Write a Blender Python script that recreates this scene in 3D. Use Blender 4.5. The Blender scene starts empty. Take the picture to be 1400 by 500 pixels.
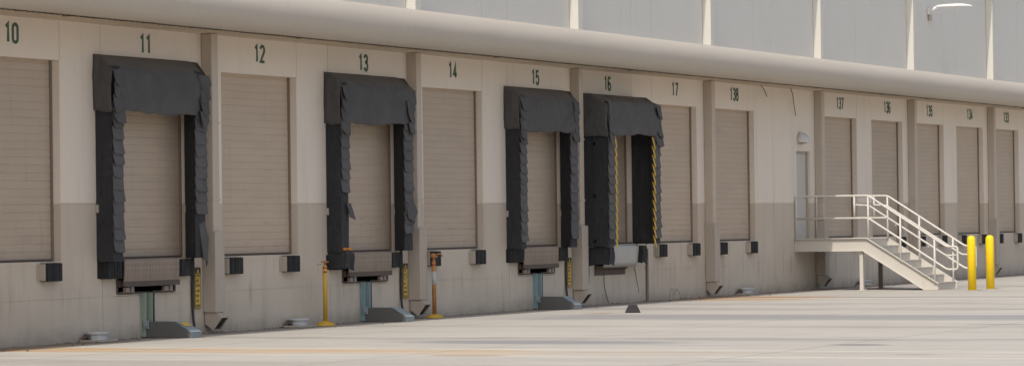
import bpy, math, random
from mathutils import Vector, Matrix, noise
random.seed(7)
sc = bpy.context.scene
COL = sc.collection
V = Vector

# ------------------------------------------------------------------ mesh builder (world coordinates in, local out)
class MB:
    def __init__(s): s.v = []; s.f = []
    def quad(s, a, b, c, d):
        n = len(s.v); s.v += [tuple(a), tuple(b), tuple(c), tuple(d)]; s.f.append((n, n+1, n+2, n+3))
    def poly(s, pts):
        n = len(s.v); s.v += [tuple(p) for p in pts]; s.f.append(tuple(range(n, n+len(pts))))
    def box(s, x0, x1, y0, y1, z0, z1):
        n = len(s.v)
        s.v += [(x0,y0,z0),(x1,y0,z0),(x1,y1,z0),(x0,y1,z0),(x0,y0,z1),(x1,y0,z1),(x1,y1,z1),(x0,y1,z1)]
        s.f += [tuple(n+i for i in q) for q in ((0,3,2,1),(4,5,6,7),(0,1,5,4),(1,2,6,5),(2,3,7,6),(3,0,4,7))]
    def prism_x(s, prof, x0, x1):            # prof: closed (y, z) outline
        n = len(s.v); k = len(prof)
        s.v += [(x0, y, z) for y, z in prof] + [(x1, y, z) for y, z in prof]
        for i in range(k):
            j = (i+1) % k; s.f.append((n+i, n+j, n+k+j, n+k+i))
        s.f.append(tuple(n+i for i in range(k-1, -1, -1))); s.f.append(tuple(n+k+i for i in range(k)))
    def prism_z(s, prof, z0, z1):            # prof: closed (x, y) outline
        n = len(s.v); k = len(prof)
        s.v += [(x, y, z0) for x, y in prof] + [(x, y, z1) for x, y in prof]
        for i in range(k):
            j = (i+1) % k; s.f.append((n+i, n+j, n+k+j, n+k+i))
        s.f.append(tuple(n+i for i in range(k-1, -1, -1))); s.f.append(tuple(n+k+i for i in range(k)))
    def grid(s, rows):                       # rows of points, equal lengths
        n = len(s.v); m = len(rows[0])
        for r in rows: s.v += [tuple(p) for p in r]
        for i in range(len(rows)-1):
            for j in range(m-1):
                s.f.append((n+i*m+j, n+i*m+j+1, n+(i+1)*m+j+1, n+(i+1)*m+j))
    def tube(s, path, r, n=10, cap=True):
        path = [V(p) for p in path]; rr = r if isinstance(r, (list, tuple)) else [r]*len(path)
        rings = []; up = None
        for i, p in enumerate(path):
            a = path[max(i-1, 0)]; b = path[min(i+1, len(path)-1)]
            t = (b-a).normalized()
            if up is None:
                up = V((0,0,1)) if abs(t.z) < .9 else V((1,0,0))
            u = (up - t*up.dot(t)).normalized(); w = t.cross(u); up = u
            rings.append([p + (u*math.cos(2*math.pi*k/n) + w*math.sin(2*math.pi*k/n))*rr[i] for k in range(n)])
        o = len(s.v)
        for R in rings: s.v += [tuple(q) for q in R]
        for i in range(len(rings)-1):
            for k in range(n):
                k2 = (k+1) % n
                s.f.append((o+i*n+k, o+i*n+k2, o+(i+1)*n+k2, o+(i+1)*n+k))
        if cap:
            s.f.append(tuple(o+k for k in range(n-1, -1, -1))); e = o+(len(rings)-1)*n
            s.f.append(tuple(e+k for k in range(n)))
    def lathe(s, c, prof, n=20):             # prof: (r, z) bottom to top, world z added to c.z
        o = len(s.v); c = V(c)
        for r, z in prof:
            for k in range(n):
                a = 2*math.pi*k/n; s.v.append((c.x+r*math.cos(a), c.y+r*math.sin(a), c.z+z))
        for i in range(len(prof)-1):
            for k in range(n):
                k2 = (k+1) % n; s.f.append((o+i*n+k, o+i*n+k2, o+(i+1)*n+k2, o+(i+1)*n+k))
        s.f.append(tuple(o+k for k in range(n-1, -1, -1))); e = o+(len(prof)-1)*n
        s.f.append(tuple(e+k for k in range(n)))
    def build(s, name, m, parent=None, smooth=False, bevel=0, solid=0, origin=None, label=None):
        root = parent
        o3 = V((0,0,0))
        if root is not None:
            while root.parent is not None: root = root.parent
            o3 = root.location.copy()
        elif origin is not None: o3 = V(origin)
        me = bpy.data.meshes.new(name)
        me.from_pydata([tuple(V(p)-o3) for p in s.v], [], s.f); me.update()
        o = bpy.data.objects.new(name, me); COL.objects.link(o)
        if parent is not None: o.parent = parent
        else: o.location = o3
        me.materials.append(m)
        if smooth:
            for p in me.polygons: p.use_smooth = True
        if bevel:
            b = o.modifiers.new('bevel', 'BEVEL'); b.width = bevel; b.segments = 2; b.limit_method = 'ANGLE'; b.angle_limit = math.radians(40)
        if solid:
            q = o.modifiers.new('thickness', 'SOLIDIFY'); q.thickness = solid; q.offset = 0
        if label: o['label'] = label
        return o

def thing(name, label, cat, loc, group=None):
    o = bpy.data.objects.new(name, None); COL.objects.link(o); o.location = loc
    o.empty_display_size = .2
    o['label'] = label; o['category'] = cat
    if group: o['group'] = group
    return o
def tag(o, label, cat, group=None):
    o['label'] = label; o['category'] = cat
    if group: o['group'] = group
def dup(root, loc, label):
    r = root.copy(); COL.objects.link(r); r.location = loc; r['label'] = label
    for ch in list(root.children):
        c = ch.copy(); COL.objects.link(c); c.parent = r
        for g in list(ch.children):
            d = g.copy(); COL.objects.link(d); d.parent = c
    return r

# ------------------------------------------------------------------ materials
class NT:
    def __init__(s, name):
        s.m = bpy.data.materials.new(name); s.m.use_nodes = True; s.t = s.m.node_tree; s.t.nodes.clear()
        s.out = s.n('ShaderNodeOutputMaterial'); s.b = s.n('ShaderNodeBsdfPrincipled')
        s.l(s.b.outputs[0], s.out.inputs[0])
        s.geo = s.n('ShaderNodeNewGeometry'); s.pos = s.geo.outputs['Position']
        sp = s.n('ShaderNodeSeparateXYZ'); s.l(s.pos, sp.inputs[0]); s.x, s.y, s.z = sp.outputs
    def n(s, t): return s.t.nodes.new(t)
    def l(s, a, b): s.t.links.new(a, b)
    def put(s, v, sock):
        if hasattr(v, 'is_output'): s.l(v, sock)
        elif isinstance(v, (tuple, list)): sock.default_value = (*v, 1) if len(v) == 3 and len(sock.default_value) == 4 else v
        else: sock.default_value = v
    def math(s, op, a, b=None, c=None, clamp=False):
        q = s.n('ShaderNodeMath'); q.operation = op; q.use_clamp = clamp
        s.put(a, q.inputs[0])
        if b is not None: s.put(b, q.inputs[1])
        if c is not None: s.put(c, q.inputs[2])
        return q.outputs[0]
    def noise(s, scale=(1,1,1), sz=1.0, detail=4, rough=.55, loc=(0,0,0), dist=0):
        mp = s.n('ShaderNodeMapping'); mp.inputs['Scale'].default_value = scale; mp.inputs['Location'].default_value = loc
        s.l(s.pos, mp.inputs[0])
        q = s.n('ShaderNodeTexNoise'); q.inputs['Scale'].default_value = sz; q.inputs['Detail'].default_value = detail
        q.inputs['Roughness'].default_value = rough; q.inputs['Distortion'].default_value = dist
        s.l(mp.outputs[0], q.inputs[0]); return q.outputs[0]
    def ss(s, v, a, b, lo=0., hi=1.):        # smoothstep from a to b
        q = s.n('ShaderNodeMapRange'); q.interpolation_type = 'SMOOTHSTEP'
        s.put(v, q.inputs[0]); s.put(a, q.inputs[1]); s.put(b, q.inputs[2]); s.put(lo, q.inputs[3]); s.put(hi, q.inputs[4])
        return q.outputs[0]
    def mix(s, f, a, b, mode='MIX'):
        q = s.n('ShaderNodeMix'); q.data_type = 'RGBA'; q.blend_type = mode
        s.put(f, q.inputs[0]); s.put(a, q.inputs[6]); s.put(b, q.inputs[7]); return q.outputs[2]
    def band(s, v, c, half, soft):
        return s.ss(s.math('ABSOLUTE', s.math('SUBTRACT', v, c)), half+soft, half)
    def bump(s, h, strength=.3, dist=.01):
        q = s.n('ShaderNodeBump'); q.inputs['Strength'].default_value = strength; q.inputs['Distance'].default_value = dist
        s.l(h, q.inputs['Height']); s.l(q.outputs[0], s.b.inputs['Normal'])
    def fin(s, col, rough=.8, metal=0., spec=None):
        s.put(col, s.b.inputs['Base Color']); s.put(rough, s.b.inputs['Roughness']); s.put(metal, s.b.inputs['Metallic'])
        if spec is not None: s.b.inputs['Specular IOR Level'].default_value = spec
        return s.m
def mul(c, k): return tuple(x*k for x in c)

def painted(name, c, var=.12, scale=(1.5,1.5,.35), rough=.6, dirt=(.12,.10,.08), dirt_amt=.25, metal=0., bump=.15, fine=30, spec=None):
    t = NT(name)
    a = t.noise(scale, 1.3, 5, .6); b = t.noise((1,1,1), fine, 3, .6, (3,1,7))
    k = t.mix(a, mul(c, 1-var), mul(c, 1+var))
    k = t.mix(t.ss(t.noise((3,3,.5), 1.7, 6, .65, (9,4,2)), .55, .8, 0, dirt_amt), k, dirt)
    k = t.mix(t.math('MULTIPLY', b, .16), k, mul(c, .7))
    if bump: t.bump(b, bump, .004)
    return t.fin(k, rough, metal, spec)

def wall_paint():
    t = NT('dock wall paint')
    cream = (.745,.663,.575); taupe = (.54,.465,.385); conc = (.565,.495,.41)
    big = t.noise((.35,.35,.35), 1.0, 5, .6); streak = t.noise((2.2,2.2,.16), 1.6, 6, .6, (5,2,1))
    fine = t.noise((1,1,1), 14, 5, .65)
    cr = t.mix(big, mul(cream, .93), mul(cream, 1.06))
    tp = t.mix(big, mul(taupe, .93), mul(taupe, 1.07))
    co = t.mix(t.noise((.8,.8,1.2), 1.1, 6, .62, (2,8,3)), mul(conc, .84), mul(conc, 1.1))
    low = t.mix(t.ss(t.math('ADD', t.z, t.math('MULTIPLY', t.noise((1.2,1.2,.8), 1.0, 5, .6), .5)), 1.25, 1.75), co, tp)
    k = t.mix(t.ss(t.z, 2.075, 2.085), low, cr)
    # streaks of weather running down, stronger low on the wall
    amt = t.math('MULTIPLY', t.ss(streak, .5, .78), t.ss(t.z, 4.6, .2, .10, .36))
    k = t.mix(amt, k, (.24,.205,.17))
    k = t.mix(t.math('MULTIPLY', t.ss(t.noise((1.4,1.4,.3), 1.9, 6, .6, (11,0,4)), .56, .8), t.ss(t.z, 1.3, .6, 0, .25)), k, (.60,.54,.46))
    k = t.mix(t.math('MULTIPLY', t.ss(t.noise((.9,.9,9), 1.5, 7, .7, (8,1,3)), .66, .72, 0, .4), t.ss(t.z, 2.6, 1.2)), k, (.22,.19,.165))
    k = t.mix(t.math('MULTIPLY', t.ss(t.noise((7,7,.25), 1.0, 5, .6, (21,4,2)), .62, .74, 0, .5), t.ss(t.math('ABSOLUTE', t.math('SUBTRACT', t.z, .75)), .45, .1)), k, (.27,.185,.12))
    k = t.mix(t.math('MULTIPLY', t.ss(t.noise((5,5,.3), 1.0, 6, .65, (2,14,2)), .5, .72, 0, .4), t.ss(t.math('ABSOLUTE', t.math('SUBTRACT', t.z, .62)), .38, .05)), k, (.23,.20,.175))
    # splash dirt at the foot
    k = t.mix(t.math('MULTIPLY', t.ss(t.math('ADD', t.z, t.math('MULTIPLY', t.noise((1,1,1), 2.2, 6, .7, (1,5,5)), .5)), .55, .12), .55), k, (.19,.16,.13))
    k = t.mix(t.math('MULTIPLY', fine, .14), k, (.2,.17,.14))
    t.bump(fine, .25, .006)
    return t.fin(k, .85, spec=.25)

def ground_mat():
    t = NT('yard concrete')
    c = (.47,.436,.385)
    w = t.noise((.5,.18,1), 1.0, 4, .6)
    wx = t.math('ADD', t.x, t.math('MULTIPLY', t.math('SUBTRACT', w, .5), 1.3))
    wx2 = t.math('ADD', t.x, t.math('MULTIPLY', t.math('SUBTRACT', w, .5), .35))
    st = t.noise((1.2,.16,1), 1.5, 8, .68, (4,2,0))
    st2 = t.noise((4.2,.33,1), 1.1, 6, .62, (14,2,0))
    blot = t.noise((.35,.22,1), 1.0, 6, .62, (7,3,0))
    fine = t.noise((1,1,1), 9, 6, .7)
    k = t.mix(blot, mul(c, .84), mul(c, 1.13))
    k = t.mix(t.ss(st, .5, .74, 0, .62), k, (.30,.275,.245))
    k = t.mix(t.ss(st2, .52, .76, 0, .5), k, (.64,.595,.52))
    k = t.mix(t.ss(st2, .47, .27, 0, .6), k, (.27,.25,.23))
    def lay(k, m, a, col, n=None):
        f = t.math('MULTIPLY', m, a)
        if n is not None: f = t.math('MULTIPLY', f, n)
        return t.mix(f, k, col)
    patch = t.ss(t.noise((.5,.25,1), 1.3, 5, .6, (2,9,0)), .33, .62, .25, 1)
    k = lay(k, t.band(wx2, 38.55, .62, .25), .72, (.56,.345,.15), t.math('MULTIPLY', patch, t.ss(t.y, -14, -4, .05, 1)))
    k = lay(k, t.band(wx2, 39.5, .05, .16), .45, (.72,.66,.54), patch)
    k = lay(k, t.band(wx2, 37.6, .06, .18), .45, (.72,.66,.55), patch)
    k = lay(k, t.band(wx, 53.1, 1.1, .35), .92, (.265,.26,.26), t.math('MULTIPLY', t.ss(t.y, -.9, -3.5, .15, 1), t.ss(st2, .3, .6, .55, 1)))
    k = lay(k, t.band(wx2, 51.6, .04, .12), .5, (.2,.18,.16), t.ss(t.y, -.9, -2.5))
    k = lay(k, t.band(wx, 43.3, .3, .25), .6, (.24,.225,.21), patch)
    k = lay(k, t.band(wx, 48.3, .3, .35), .45, (.27,.25,.225), patch)
    k = lay(k, t.band(wx, 61.3, .5, .35), .5, (.29,.275,.255), patch)
    k = lay(k, t.band(wx, 57.8, .55, .3), .5, (.26,.245,.225), patch)
    k = lay(k, t.band(wx, 65.7, 1.5, .6), .85, (.46,.27,.13), t.math('MULTIPLY', t.ss(t.y, -4.0, -1.6), t.ss(st, .25, .5, .35, 1)))
    k = lay(k, t.band(wx, 34.9, .7, .4), .5, (.33,.29,.25), t.ss(t.y, -11, -5))
    k = lay(k, t.band(wx, 39.0, 2.2, .8), .6, (.22,.115,.05), t.math('MULTIPLY', t.ss(t.y, -1.0, -.5), t.ss(st, .3, .5)))
    k = lay(k, t.band(wx2, 66.4, .16, .16), .75, (.15,.14,.13), t.ss(t.y, .2, -1.5, .2, 1))
    k = lay(k, t.band(wx2, 65.6, .2, .3), .3, (.62,.585,.52))
    k = lay(k, t.band(wx, 72.0, .35, .5), .35, (.28,.26,.23), t.ss(t.y, -3.2, -4.2))
    k = lay(k, t.band(wx, 76.5, .6, .6), .45, (.25,.235,.215))
    mt = t.noise((2.6,.8,1), 1.2, 7, .7, (31,5,0))
    k = t.mix(t.ss(mt, .54, .7, 0, .42), k, (.29,.265,.235))
    k = t.mix(t.ss(t.noise((1.1,.22,1), 1.3, 7, .72, (3,51,0)), .6, .7, 0, .45), k, (.66,.625,.56))
    k = t.mix(t.ss(t.noise((7,3.2,1), 1.0, 5, .6, (9,21,0)), .69, .74, 0, .6), k, (.17,.155,.14))
    # oil blots and smears, and platform shade painted in
    def spot(cx, cy, rx, ry, a, col):
        nonlocal k
        dx = t.math('DIVIDE', t.math('SUBTRACT', wx2, cx), rx); dy = t.math('DIVIDE', t.math('SUBTRACT', t.math('ADD', t.y, t.math('MULTIPLY', st, .5)), cy), ry)
        d = t.math('SQRT', t.math('ADD', t.math('MULTIPLY', dx, dx), t.math('MULTIPLY', dy, dy)))
        k = t.mix(t.ss(d, 1.0, .45, 0, a), k, col)
    spot(41.9, -7.0, .95, 3.0, .75, (.225,.225,.235)); spot(74.3, -1.05, 2.1, .5, .7, (.13,.105,.085)); spot(41.45, -11.9, .33, .55, .8, (.16,.15,.15)); spot(49.5, -11.6, .3, .8, .6, (.17,.16,.16))  # second spot paints extra shadow under the stair platform
    spot(44.2, -11.0, .14, .9, .45, (.22,.2,.18)); spot(37.6, -7.9, .35, .8, .5, (.30,.17,.07)); spot(55.0, -2.2, .6, .35, .5, (.32,.16,.07))
    spot(36.4, -12.0, .25, .5, .35, (.2,.18,.16)); spot(38.6, -13.6, .2, .4, .5, (.2,.19,.18))
    # slab joints
    def joints(v, pitch, off, wdt, a):
        nonlocal k
        u = t.math('FRACT', t.math('DIVIDE', t.math('SUBTRACT', v, off), pitch))
        u = t.math('MULTIPLY', t.math('ABSOLUTE', t.math('SUBTRACT', u, .5)), pitch)
        k = t.mix(t.math('MULTIPLY', t.ss(u, wdt*1.6, wdt*.5), a), k, (.17,.155,.14))
    joints(t.math('ADD', t.x, t.math('MULTIPLY', w, .05)), 3.66, 40.7, .028, .4)
    joints(t.math('ADD', t.y, t.math('MULTIPLY', w, .05)), 4.57, -.4, .02, .5)
    # grime along the wall foot
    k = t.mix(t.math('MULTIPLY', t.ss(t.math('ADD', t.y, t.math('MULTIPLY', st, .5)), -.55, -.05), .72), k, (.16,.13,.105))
    k = t.mix(t.math('MULTIPLY', fine, .2), k, mul(c, .55))
    t.bump(fine, .35, .012)
    return t.fin(k, .9, spec=.2)

def door_mat():
    t = NT('roller door paint'); c = (.475,.378,.29)
    k = t.mix(t.noise((.5,.5,2.5), 1.4, 5, .6), mul(c, .88), mul(c, 1.12))
    k = t.mix(t.ss(t.noise((5,5,.5), 1.5, 6, .65, (4,4,4)), .55, .8, 0, .3), k, (.23,.185,.145))
    k = t.mix(t.ss(t.math('ADD', t.z, t.math('MULTIPLY', t.noise((2,2,1), 2, 4), .5)), 1.75, 1.4, 0, .3), k, (.27,.235,.195))
    oi = t.n('ShaderNodeObjectInfo')
    k = t.mix(oi.outputs['Random'], k, t.mix(1.0, k, (.86,.875,.90), 'MULTIPLY'))
    # tyre and pallet scuffs low on the curtain
    k = t.mix(t.ss(t.math('ADD', t.noise((1.5,1.5,6), 1.3, 6, .7, (3,3,9)), t.ss(t.z, 3.2, 1.3, 0, .12)), .66, .78, 0, .2), k, (.22,.18,.145))
    t.bump(t.math('ADD', t.noise((1,1,1), 25, 3), t.math('MULTIPLY', t.noise((1,1,1), 1.6, 3), 6.)), .12, .004)
    return t.fin(k, .55, spec=.35)

def fabric(name, c, dust=.35):
    t = NT(name)
    k = t.mix(t.noise((1,1,1), 2.2, 6, .65), mul(c, .72), mul(c, 1.35))
    k = t.mix(t.ss(t.noise((2,2,.7), 1.7, 7, .7, (6,1,3)), .5, .8, 0, dust), k, (.17,.155,.14))
    k = t.mix(t.ss(t.noise((1.2,1.2,1.2), 6, 6, .7, (1,7,9)), .62, .75, 0, .25), k, (.2,.18,.165))
    sn = t.n('ShaderNodeSeparateXYZ'); t.l(t.geo.outputs['Normal'], sn.inputs[0])   # dust settles on what faces up
    k = t.mix(t.math('MULTIPLY', t.ss(sn.outputs[2], .25, .8), t.ss(t.noise((1,1,1), 3, 6, .7, (4,4,1)), .25, .6, .35, .8)), k, (.15,.135,.12))
    t.bump(t.noise((1,1,.6), 4.5, 7, .62, (0,0,0), .8), .75, .06)
    return t.fin(k, .75, spec=.3)

def steel_lip():
    t = NT('dusty tread plate'); c = (.225,.175,.135)
    k = t.mix(t.noise((3,3,.7), 1.6, 6, .65), mul(c, .7), mul(c, 1.45))
    k = t.mix(t.ss(t.noise((8,8,.4), 1.2, 5, .6, (2,2,8)), .48, .75, 0, .5), k, (.13,.09,.075))
    ch = t.n('ShaderNodeTexChecker'); mp = t.n('ShaderNodeMapping'); mp.inputs['Rotation'].default_value = (0, .785, 0); mp.inputs['Scale'].default_value = (16,16,16)
    t.l(t.pos, mp.inputs[0]); t.l(mp.outputs[0], ch.inputs[0]); ch.inputs['Scale'].default_value = 1
    k = t.mix(t.math('MULTIPLY', ch.outputs[1], t.ss(t.z, .95, 1.05, 0, .28)), k, (.36,.31,.27))
    t.bump(ch.outputs[1], .5, .006)
    return t.fin(k, .65, .15)

def rusty(name, paint, rust=(.26,.10,.035), amt=.5):
    t = NT(name)
    k = t.mix(t.noise((1,1,1), 6, 5), mul(paint, .85), mul(paint, 1.1))
    k = t.mix(t.ss(t.noise((3,3,1.2), 4, 7, .7, (3,8,1)), .62-amt*.3, .72-amt*.2, 0, .9), k, rust)
    t.bump(t.noise((1,1,1), 40, 4), .3, .004)
    return t.fin(k, .7)

M = {}
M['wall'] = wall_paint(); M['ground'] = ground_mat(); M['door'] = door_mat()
M['upper'] = painted('grey upper wall panel', (.645,.63,.59), .05, (.5,.5,.2), .8, (.50,.495,.485), .35)
M['pilaster'] = painted('cream pilaster paint', (.60,.575,.52), .06, (1,1,.3), .7, (.45,.41,.35), .3)
M['canopy'] = painted('canopy fascia paint', (.475,.425,.365), .06, (.35,.8,.8), .7, (.38,.335,.285), .35, 0, .05, 30, .25)
M['hem'] = painted('weathered hem brown', (.17,.135,.105), .3, (9,9,9), .8)
M['soffit'] = painted('cream soffit paint', (.55,.46,.36), .08, (1,1,1), .7)
M['spout'] = painted('downspout paint', (.475,.405,.335), .08, (2,2,.3), .6, (.2,.165,.135), .4)
M['spout_low'] = painted('downspout guard paint', (.40,.345,.29), .1, (2,2,.4), .6, (.18,.15,.125), .5)
M['entry'] = painted('grey white door paint', (.50,.475,.435), .06, (2,2,.5), .5, (.33,.31,.28), .4)
M['frame'] = painted('door frame brown paint', (.20,.155,.12), .1, (2,2,.4), .6)
M['green'] = painted('stencil green', (.060,.115,.085), .2, (6,6,6), .8, (.2,.18,.15), .25, 0, 0)
M['fabric'] = fabric('black shelter fabric', (.078,.0755,.0765), .4)
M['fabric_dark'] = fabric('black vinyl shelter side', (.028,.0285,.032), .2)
M['flap'] = fabric('black flap fabric', (.088,.086,.088), .35)
M['rubber'] = fabric('black bumper rubber', (.022,.022,.023), .25)
M['bracket'] = painted('bumper end plate', (.40,.35,.295), .12, (4,4,4), .6, (.2,.15,.11), .5)
M['lip'] = steel_lip()
M['brown_steel'] = painted('rusty brown steel', (.085,.062,.052), .3, (4,4,4), .7, (.15,.09,.06), .5)
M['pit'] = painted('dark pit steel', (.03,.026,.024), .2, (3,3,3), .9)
M['keeper'] = painted('dull bracket steel', (.26,.215,.19), .3, (8,8,8), .6, (.1,.07,.05), .6)
M['grey_lip'] = painted('grey painted lip plate', (.40,.395,.38), .08, (2,2,2), .5, (.3,.27,.24), .4)
M['teal'] = painted('faded teal restraint track', (.25,.30,.245), .2, (6,6,1), .6, (.20,.14,.10), .5)
M['teal_blue'] = painted('faded blue teal restraint track', (.21,.30,.31), .2, (6,6,1), .6, (.20,.15,.11), .5)
M['restraint'] = painted('grey restraint housing', (.098,.10,.097), .14, (2,2,1), .55, (.1,.085,.07), .4)
M['restraint_nose'] = painted('blue grey restraint nose', (.23,.275,.30), .14, (4,4,4), .55, (.14,.12,.1), .4)
M['yellow'] = painted('bright yellow bollard paint', (.92,.62,.004), .05, (2,2,1), .42, (.6,.38,.02), .15, 0, .08)
M['post_yellow'] = painted('yellow post paint', (.55,.335,.035), .12, (5,5,1.5), .55, (.2,.12,.04), .45)
M['post_rust'] = rusty('rusted yellow post paint', (.42,.20,.06), (.27,.105,.035), .5)
M['red'] = painted('red reflective tape', (.34,.05,.02), .15, (9,9,9), .5)
M['white'] = painted('white tape', (.44,.43,.43), .1, (9,9,9), .5, (.3,.25,.2), .4)
M['orange'] = painted('orange foam', (.58,.21,.035), .25, (9,9,9), .9, (.2,.08,.03), .4)
M['sign_yellow'] = painted('sign yellow', (.62,.42,.09), .1, (6,6,6), .5, (.25,.17,.06), .4)
M['sign_black'] = painted('sign black', (.025,.023,.02), .2, (6,6,6), .5)
M['cable'] = painted('black cable', (.022,.021,.021), .2, (6,6,6), .6)
M['stair'] = painted('beige stair steel', (.52,.485,.43), .07, (1.2,1.2,1.2), .5, (.34,.26,.19), .35)
M['rail'] = painted('beige handrail paint', (.58,.545,.49), .06, (3,3,3), .45, (.45,.38,.3), .25)
M['tread'] = painted('tread plate worn', (.50,.465,.41), .1, (3,3,3), .6, (.3,.25,.2), .4)
M['cap'] = painted('white grey utility lid', (.46,.47,.475), .12, (8,8,8), .6, (.25,.22,.19), .4)
M['pad'] = painted('concrete pad', (.36,.33,.29), .15, (6,6,6), .9)
M['lamp_white'] = painted('white lamp enamel', (.82,.82,.80), .03, (4,4,4), .35, (.6,.58,.55), .2, 0, 0)
M['lamp_dull'] = painted('dull lamp enamel', (.60,.60,.58), .05, (4,4,4), .45, (.4,.38,.35), .3, 0, 0)
M['chock'] = painted('grey rubber chock', (.032,.030,.031), .2, (7,7,7), .85)
M['yellow_strip'] = painted('yellow guide strip', (.52,.33,.035), .15, (5,5,5), .55, (.25,.16,.05), .5)
M['debris'] = painted('dry leaf litter', (.13,.075,.04), .4, (9,9,9), .95)

# ------------------------------------------------------------------ layout numbers
X0, B = 44.762, 7.3235                      # first downspout and bay pitch (24 ft)
def bay(i): return X0 + B*i
FL, HEAD, TWO = 1.22, 4.21, 2.08            # dock floor, lintel, paint line
WX0, WX1 = 24.0, 103.35
bays = range(-1, 8)
DOORS = []                                  # (x0, x1, number)
nums = {-1: ('10','11'), 0: ('12','13'), 1: ('14','15'), 2: ('16','17'), 3: ('138', None), 4: ('137','136'), 5: ('135','134'), 6: ('133', '')}
for i in bays:
    a, b_ = nums.get(i, ('', ''))
    DOORS.append((bay(i)+.63, bay(i)+3.17, a))
    if b_ is not None: DOORS.append((bay(i)+4.35, bay(i)+6.89, b_))
PITS = [(bay(-1)+4.70, bay(-1)+6.43, '11'), (bay(0)+4.74, bay(0)+6.46, '13'), (bay(1)+4.70, bay(1)+6.43, '15'), (bay(2)+1.12, bay(2)+2.80, '16')]
ENTRY = (72.74, 73.72, FL, 3.33)

# ------------------------------------------------------------------ ground
g = MB()
xs = [-500,-100,0,20,30,40,50,60,70,80,90,100,130,200,600]; ys = [-500,-120,-60,-40,-30,-20,-15,-10,-5,-2,-1,0,1,40,500]
g.grid([[(x,y,0) for x in xs] for y in ys])
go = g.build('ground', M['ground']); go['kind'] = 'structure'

# ------------------------------------------------------------------ warehouse
WH = thing('warehouse', 'long beige warehouse with numbered loading dock doors under a rounded canopy', 'warehouse', (bay(0), 0, 0))

# dock wall as a stepped sheet: openings, joints and the paint line are real recesses
jx = []
for i in bays:
    jx += [bay(i)+4.31] if i != 3 else [bay(i)+4.40]
    jx += [bay(i)+3.18]
GW = .007
def depth(x, z):
    for a, b_, n in DOORS:
        if a < x < b_ and FL < z < HEAD: return None
    for a, b_, n in PITS:
        if a < x < b_ and .71 < z < FL: return None
    if ENTRY[0] < x < ENTRY[1] and ENTRY[2] < z < ENTRY[3]: return None
    for j in jx:
        if abs(x-j) < GW and (z > HEAD or abs((j-X0) % B - 3.18) > .05): return .014
    if abs(z-TWO) < .008: return .010
    if abs(z-.66) < .004: return .006
    return 0.
bx = sorted(set([WX0, WX1] + [v for a, b_, n in DOORS for v in (a, b_)] + [v for a, b_, n in PITS for v in (a, b_)] + list(ENTRY[:2]) + [j+d for j in jx for d in (-GW, GW)]))
bz = [-.05, .656, .664, .71, FL, TWO-.008, TWO+.008, ENTRY[3], HEAD, 5.35]
HD = .20
w = MB()
D = [[depth((bx[i]+bx[i+1])/2, (bz[k]+bz[k+1])/2) for k in range(len(bz)-1)] for i in range(len(bx)-1)]
dd = lambda v: HD if v is None else v
for i in range(len(bx)-1):
    for k in range(len(bz)-1):
        d = D[i][k]; x0, x1, z0, z1 = bx[i], bx[i+1], bz[k], bz[k+1]
        if d is not None: w.quad((x0,d,z0),(x1,d,z0),(x1,d,z1),(x0,d,z1))
        if i+1 < len(bx)-1:
            a, c = dd(d), dd(D[i+1][k])
            if abs(a-c) > 1e-6: w.quad((x1,a,z0),(x1,c,z0),(x1,c,z1),(x1,a,z1))
        if k+1 < len(bz)-1:
            a, c = dd(d), dd(D[i][k+1])
            if abs(a-c) > 1e-6: w.quad((x0,a,z1),(x1,a,z1),(x1,c,z1),(x0,c,z1))
w.build('wall', M['wall'], WH)

# body behind: roof, back and end walls so that no light leaks in
s = MB(); s.box(WX0, WX1, .25, 40, 9.9, 10.0); s.box(WX0, WX1, 39.8, 40, 0, 9.9); s.box(WX0, WX0+.2, .25, 39.8, 0, 9.9); s.box(WX1-.2, WX1, .25, 39.8, 0, 9.9)
s.build('roof', M['upper'], WH)
# upper wall with vertical panel joints
ujx = sorted([bay(i)+o for i in range(-3, 8) for o in (3.2, 4.35, )])
ub = sorted(set([WX0, WX1] + [v for j in ujx if WX0 < j < WX1 for v in (j-.008, j+.008)]))
u = MB()
ud = [.012 if any(abs((ub[i]+ub[i+1])/2-j) < .008 for j in ujx) else 0. for i in range(len(ub)-1)]
for i in range(len(ub)-1):
    u.quad((ub[i],ud[i],5.35),(ub[i+1],ud[i],5.35),(ub[i+1],ud[i],10),(ub[i],ud[i],10))
    if i and ud[i] != ud[i-1]: u.quad((ub[i],ud[i-1],5.35),(ub[i],ud[i],5.35),(ub[i],ud[i],10),(ub[i],ud[i-1],10))
u.build('upper_wall', M['upper'], WH)
e = MB(); e.box(WX0-.3, WX1+.3, -.42, .3, 10.003, 10.35); e.build('roof_edge', M['pilaster'], WH)
for i in range(-2, 8):
    q = MB(); q.box(bay(i), bay(i)+.26, -.20, -.002, 5.40, 10.0); q.build('pilaster', M['pilaster'], WH, bevel=.012)

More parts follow.
